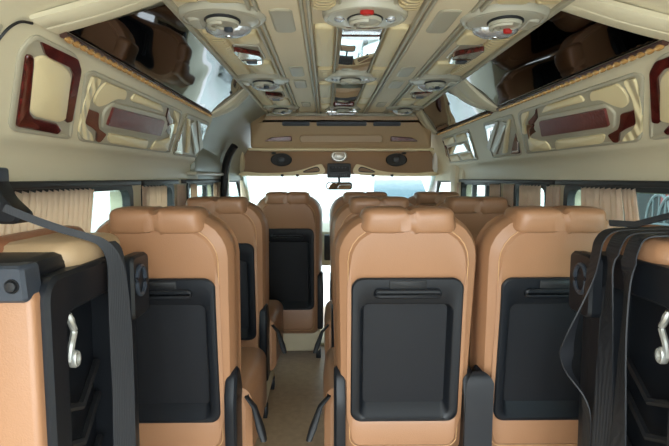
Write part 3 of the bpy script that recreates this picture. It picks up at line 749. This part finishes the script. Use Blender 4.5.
# ------------------------------------------------------------------ curtains
def curtain(sd, y0, y1, label, y0b=None, y1b=None, z0=.79, z1=1.165, pl=12, amp=.007, x=.838):
    y0b = y0 if y0b is None else y0b; y1b = y1 if y1b is None else y1b
    bm = bmesh.new(); n = pl * 8; rows = 9; V = []
    for r in range(rows):
        tt = r / (rows - 1); row = []
        for i in range(n + 1):
            q = i / n; y = (y0 + (y1 - y0) * q) * (1 - tt) + (y0b + (y1b - y0b) * q) * tt
            ph = q * pl * 2 * PI + .5 * math.sin(q * 9 + tt)
            row.append(bm.verts.new((sd * (x + amp * (.5 + .5 * tt) * math.sin(ph) * (1 + .3 * math.sin(q * 23))), y + .003 * math.sin(ph * 2), z1 + (z0 - z1) * tt + (.004 * math.sin(ph) if r == 0 else 0))))
        V.append(row)
    for a, b in zip(V, V[1:]):
        for i in range(n): bm.faces.new((a[i], a[i + 1], b[i + 1], b[i]))
    o = obj('window_curtain', bm, 'curtain', sharp=80)
    m = o.modifiers.new('solid', 'SOLIDIFY'); m.thickness = .0015
    return tag(o, label, 'curtain')
curtain(-1, .62, 1.60, 'wide beige pleated curtain over the rear left window', .55, 1.50, pl=34, amp=.006)
curtain(-1, 2.02, 2.33, 'beige curtain over the second window on the left', 2.02, 2.28, pl=8)
curtain(-1, 2.50, 2.62, 'beige curtain gathered on the left pillar ahead of the second window', pl=4, x=.838)
curtain(-1, 2.74, 2.86, 'beige curtain at the rear edge of the sliding door window', pl=4)
curtain(-1, 3.30, 3.44, 'beige curtain at the front edge of the sliding door window', pl=4)
curtain(1, 1.58, 1.83, 'beige pleated curtain hanging across the rear right window', 1.50, 1.80, pl=8, amp=.009)
curtain(1, 1.51, 1.575, 'thin beige curtain at the rear right window, nearest the camera', 1.40, 1.47, pl=3, amp=.005)
curtain(1, 2.00, 2.12, 'beige curtain gathered on the right pillar behind the second window', pl=4, x=.838)
curtain(1, 2.18, 2.42, 'beige curtain drawn over the second window on the right', pl=7)
curtain(1, 2.50, 2.64, 'beige curtain on the right pillar ahead of the second window', pl=4, x=.838)
curtain(1, 2.70, 2.86, 'beige curtain at the rear edge of the third window on the right', pl=5)
curtain(1, 3.46, 3.66, 'beige curtain at the front end of the right windows', pl=5, x=.815)

# ------------------------------------------------------------------ folded rear seats at both sides
def folded(sd, label):
    m = lambda x: sd * x
    t = thing('folded_seat', label, 'seat', (sd * .72, 1.05, 0), None)
    ox, oy = sd * .72, 1.05
    def T(P): return [(sd * x - ox, y - oy, z) for x, y, z in P]
    def bxs(x0, x1, y0, y1, z0, z1, bev):
        bm = bmesh.new(); a, b = sorted((sd * x0 - ox, sd * x1 - ox)); box(bm, a, b, y0 - oy, y1 - oy, z0, z1, bev=bev); return bm
    # shell: side frame around an open cavity (faces the aisle)
    fy = lambda u, v, x: (sd * x - ox, u - oy, v)
    O = rrect(.370, .72, .045, 1.07, .66); I1 = rrect(.25, .56, .03, 1.075, .66)
    bm = bmesh.new(); loft(bm, [[fy(u, v, .74) for u, v in O], [fy(u, v, .605) for u, v in O], [fy(u, v, .598) for u, v in inset(O, .008)], [fy(u, v, .598) for u, v in inset(I1, -.006)], [fy(u, v, .603) for u, v in I1], [fy(u, v, .672) for u, v in I1]])
    obj('shell', bm, 'black', t)
    # leather rear panel + bracket facing camera
    obj('cushion', bxs(.612, .82, .862, .91, .30, 1.0, .012), 'tan', t, 'pale tan leather cushion')
    bm = bmesh.new(); P = soft_poly([(.82, .985), (.82, 1.05), (.62, 1.05), (.615, .985)], .01)
    loft(bm, [T([(x, y, z) for x, z in q]) for y, q in ((.90, P), (.857, P), (.850, inset(P, .005)))]); br = obj('end_bracket', bm, 'slate', t)
    bm = bmesh.new(); disc(bm, lambda u, v, h: (sd * u - ox, .850 - h - oy, v), .638, 1.015, .010, .010, [(1.3, 0), (1.2, .003), (.9, .0), (.8, .005), (.3, .006)], 18); obj('screw', bm, 'black2', br)
    obj('cover', bxs(.63, .82, .87, 1.05, 1.0, 1.052, .02), 'black', t)
    bm = bmesh.new(); L = []
    for y, i in ((1.0, .03), (1.015, .01), (1.04, 0), (1.22, 0), (1.27, .012), (1.29, .035)):
        L.append(T([(x, y, z) for x, z in rrect(.200 - i * 2, .072 - i * 1.2, .03, .712, 1.032)]))
    loft(bm, L); obj('top_cushion', bm, 'foldtop' if sd < 0 else 'tan', t, 'leather top of the folded cushion')
    bm = bmesh.new(); L = []
    for k in range(13):
        q = -1 + k / 6; e = max(.04, 1 - abs(q) ** 5) ** .5
        L.append(T([(.785 + .040 * e * math.cos(a), 1.16 + q * .24, 1.045 + .034 * e * math.sin(a)) for a in [2 * PI * j / 16 for j in range(16)]]))
    loft(bm, L); obj('headrest_roll', bm, 'tan2', t, 'brown leather headrest')
    # hinge bracket at the far end
    bm = bmesh.new(); O = rrect(.11, .16, .02, 1.255, .93)
    loft(bm, [[fy(u, v, .597) for u, v in O], [fy(u, v, .575) for u, v in O], [fy(u, v, .568) for u, v in inset(O, .006)]]); hb = obj('hinge_cover', bm, 'black', t)
    bm = bmesh.new(); tube(bm, [(sd * .566 - ox, 1.245 + .028 * math.cos(a) - oy, .945 + .036 * math.sin(a)) for a in [2 * PI * j / 20 for j in range(20)]], .006, 6, closed=True); obj('pivot_ring', bm, 'slate', hb)
    obj('hinge_strut', bxs(.60, .66, 1.215, 1.295, .12, .87, .01), 'black', t)
    # chrome latch in the cavity
    bm = bmesh.new(); tube(bm, T(smooth_open([(.615, .985, .93), (.612, .992, .905), (.613, 1.0, .89), (.612, .985, .865), (.612, .975, .835)])), [.006, .006, .007, .008, .008] + [.007] * 20, 8); hk = obj('latch', bm, 'silver', t, 'chrome latch')
    bm = bmesh.new(); disc(bm, lambda u, v, h: (sd * (.603 - h) - ox, u - oy, v), .985, .838, .013, .018, [(1, -.01), (1, 0), (.85, .004), (.55, .004), (.5, .0)], 18); obj('latch_eye', bm, 'silver', hk)
    # inner springs and bars glimpsed in the cavity
    bm = bmesh.new()
    for z in (.55, .66, .74): tube(bm, T([(.655, .96, z), (.63, 1.05, z - .03), (.655, 1.18, z + .02)]), .009, 6)
    obj('linkage', bm, 'black2', t)
    # legs/pivot to floor and wall
    obj('floor_bracket', bxs(.70, .82, .92, 1.20, 0, .31, .01), 'black', t)
    if sd > 0: t.location.x -= .02
    return t
folded(-1, 'folded rear seat against the left wall, black shell with pale tan leather')
folded(1, 'folded rear seat against the right wall with black straps draped over it')

# belt anchor and belts, left
t = thing('belt_guide', 'black plastic seat belt guide on the left wall at the photo edge', 'belt guide', (-.80, 1.06, 1.16))
bm = bmesh.new(); P = soft_poly([(-.035, .055), (.01, .055), (.035, -.0), (.070, -.035), (.062, -.055), (.02, -.055), (-.0, -.02), (-.035, .02)], .012)
loft(bm, [[(u - .0, y, v) for u, v in inset(P, i)] for y, i in ((.03, .003), (.024, 0), (-.020, 0), (-.028, .006))]); obj('guide', bm, 'black', t)
bm = B(-.05, .02, -.02, .03, .028, .062, bev=.005); obj('anchor_plate', bm, 'slate', t)
bm = bmesh.new(); tube(bm, [(.02, -.028, -.015), (.03, -.031, -.012)], .003, 6); obj('pin', bm, 'chrome', t)
bm = bmesh.new()
pts = smooth_open([(-.755, 1.025, 1.140), (-.71, 1.04, 1.116), (-.66, 1.06, 1.092), (-.62, 1.08, 1.075), (-.588, 1.09, 1.058), (-.570, 1.10, 1.02), (-.563, 1.10, .95), (-.56, 1.10, .75), (-.558, 1.09, .6), (-.556, 1.09, .4), (-.556, 1.09, .2)], 6)
n = len(pts); wd = []
for i in range(n):
    q = i / n; k = min(max((q - .33) / .3, 0), 1)
    wd.append((.007 + .026 * k, .004 + .036 * k, .014 * (1 - k)))
ribbon(bm, pts, wd)
tag(obj('seat_belt', bm, 'webbing'), 'black seat belt running down from the guide over the left folded seat', 'seat belt')
bm = bmesh.new(); ribbon(bm, smooth_open([(-.60, 1.14, 1.055), (-.588, 1.15, 1.03), (-.582, 1.155, .95), (-.575, 1.15, .8), (-.575, 1.15, .55), (-.575, 1.15, .25)]), (.02, .035, 0))
tag(obj('seat_belt', bm, 'webbing'), 'narrow black strap hanging beside the left folded seat, next to the hinge', 'seat belt')
# right straps
for k, (y, x, dy, lb) in enumerate(((1.055, .550, .045, 'black strap over the right folded seat, the one nearest the camera'), (1.115, .547, .05, 'black strap over the right folded seat, middle of the three'), (1.175, .543, .05, 'black strap over the right folded seat, the farthest, with a loose twist'))):
    bm = bmesh.new()
    P = [(.80, y - .06, 1.10), (.70, y - .03, 1.085), (.62, y - .01, 1.080), (.575, y, 1.074), (x + .008, y, 1.05), (x, y, 1.01), (x, y, .95), (x - .002, y, .80), (x, y, .55), (x, y, .25)]
    if k == 2: P[6:] = [(x - .02, y, .92), (x - .05, y + .01, .80), (x - .045, y + .02, .73), (x - .01, y, .66), (x, y, .55), (x, y, .25)]
    pts = smooth_open(P, 5); n = len(pts)
    wd = [(.018 * math.sin(i * .25 + k) * (i > n * .5), dy, .0) for i in range(n)]
    if k == 2:
        wd = []
        for i in range(n):
            q = max(0, 1 - abs(i / n - .66) / .17); wd.append((.004 + .040 * q, dy * .9 * (1 - .6 * q), -.012 * q))
    ribbon(bm, pts, wd)
    tag(obj('seat_belt', bm, 'webbing'), lb, 'seat belt')
bm = bmesh.new(); ribbon(bm, [(.83, 1.10, 1.17), (.72, 1.12, 1.125), (.62, 1.15, 1.092), (.57, 1.17, 1.094)], (.004, .012, .012))
tag(obj('seat_belt', bm, 'webbing'), 'taut black seat belt slanting down from the right wall', 'seat belt')

# ------------------------------------------------------------------ outside
bm = B(-30, 30, -15, 60, -.75, -.70); struct('ground', bm, 'asphalt')
bm = B(4.2, 4.4, 0.5, 8.0, -.70, 3.2); struct('wall_outside', bm, 'shed')
t = thing('banner', 'green and white banner standing outside the rear right window', 'banner', (4.1, 8.3, -.70))
bm = B(-.03, .03, -.28, .28, .4, 2.2, bev=.005); obj('cloth', bm, 'green', t)
for s in (-1, 1):
    bm = bmesh.new(); tube(bm, [(0, s * .3, 0), (0, s * .3, 2.25)], .02); obj('post', bm, 'greyp', t)
bm = B(4.12, 4.195, 6.0, 6.3, .86, 1.2, bev=.005); tag(obj('wall_sign', bm, 'redp'), 'small red sign on the dark wall outside the right window', 'sign')
t = thing('tool_cabinet', 'red cabinet outside low in the rear right window', 'cabinet', (2.35, 3.5, -.70))
obj('body', B(-.25, .25, -.45, .45, 0, 1.50, bev=.02), 'redp', t); obj('top', B(-.27, .27, -.47, .47, 1.50, 1.54, bev=.01), 'greyp', t)
for z in (.3, .8, 1.2):
    d = obj('drawer', B(-.262, -.245, -.40, .40, z - .16, z + .16, bev=.005), 'redp', t); obj('handle', B(-.285, -.26, -.15, .15, z + .08, z + .10), 'chrome', d)
def garden_chair(loc, lb):
    t = thing('plastic_chair', lb, 'chair', loc, 'grey plastic chairs outside')
    bm = bmesh.new(); tube(bm, [(.0 + .0, .21 * math.cos(a), .70 + .32 * math.sin(a)) for a in [2 * PI * j / 20 for j in range(20)]], .02, 6, closed=True)
    for k in (-.1, 0, .1): tube(bm, [(0, k, .40), (0, k, 1.0)], .012, 6)
    obj('backrest', bm, 'greyp', t); obj('seat', B(-.42, .0, -.22, .22, .40, .43, bev=.01), 'greyp', t)
    for x in (-.38, -.03):
        for y in (-.19, .19): obj('leg', B(x - .015, x + .015, y - .015, y + .015, 0, .41), 'greyp', t)
garden_chair((3.4, 5.0, .0), 'grey plastic chair outside the rear right window, nearer the camera')
garden_chair((3.6, 5.5, .0), 'grey plastic chair outside the rear right window, farther along')
obj_ = B(2.9, 3.95, 4.6, 6.0, -.70, 0, bev=.02); tag(obj(
    'platform', obj_, 'shed'), 'dark raised platform outside under the plastic chairs', 'platform')
# white car parked ahead, seen through the windscreen
t = thing('car', 'white car parked ahead, seen through the windscreen', 'car', (1.70, 13.0, -.70))
P = [(-2.1, .35), (-2.15, .75), (-1.9, .95), (-1.0, 1.08), (-.35, 1.55), (.9, 1.58), (1.8, 1.12), (2.15, 1.0), (2.15, .35)]
Pc = [(a, b) for a, b in P]
bm = bmesh.new(); Pp = soft_poly([(a, b) for a, b in P], .12)
def car(x, ins): return [(x * (1 - .16 * max(0, (b - 1.0)) / .6), a, b) for a, b in inset(Pp, ins)]
loft(bm, [car(-.86, .06), car(-.90, .0), car(.90, 0), car(.86, .06)]); body = obj('body', bm, 'white', t)
bm = bmesh.new(); loft(bm, [[(-.68, -1.0, 1.10), (.68, -1.0, 1.10), (.60, -.40, 1.52), (-.60, -.40, 1.52)], [(-.68, -.97, 1.08), (.68, -.97, 1.08), (.60, -.37, 1.50), (-.60, -.37, 1.50)]]); obj('windscreen', bm, 'carbl', t, 'dark bluish windscreen')
for s in (-1, 1):
    for y in (-1.35, 1.35):
        bm = bmesh.new(); loft(bm, [[(s * x, y + r * math.cos(a), .33 + r * math.sin(a)) for a in [2 * PI * j / 24 for j in range(24)]] for x, r in ((.70, .30), (.72, .33), (.88, .33), (.905, .29), (.905, .2), (.89, .18))]); obj('wheel', bm, 'rubber', t)
    bm = bmesh.new(); disc(bm, lambda u, v, h: (u, -2.12 - h, v), s * .65, .78, .15, .07, [(1, -.05), (1, .02), (.8, .04)], 16); obj('headlamp', bm, 'lens', t)
t.scale = (1.0, 1.0, 1.22)
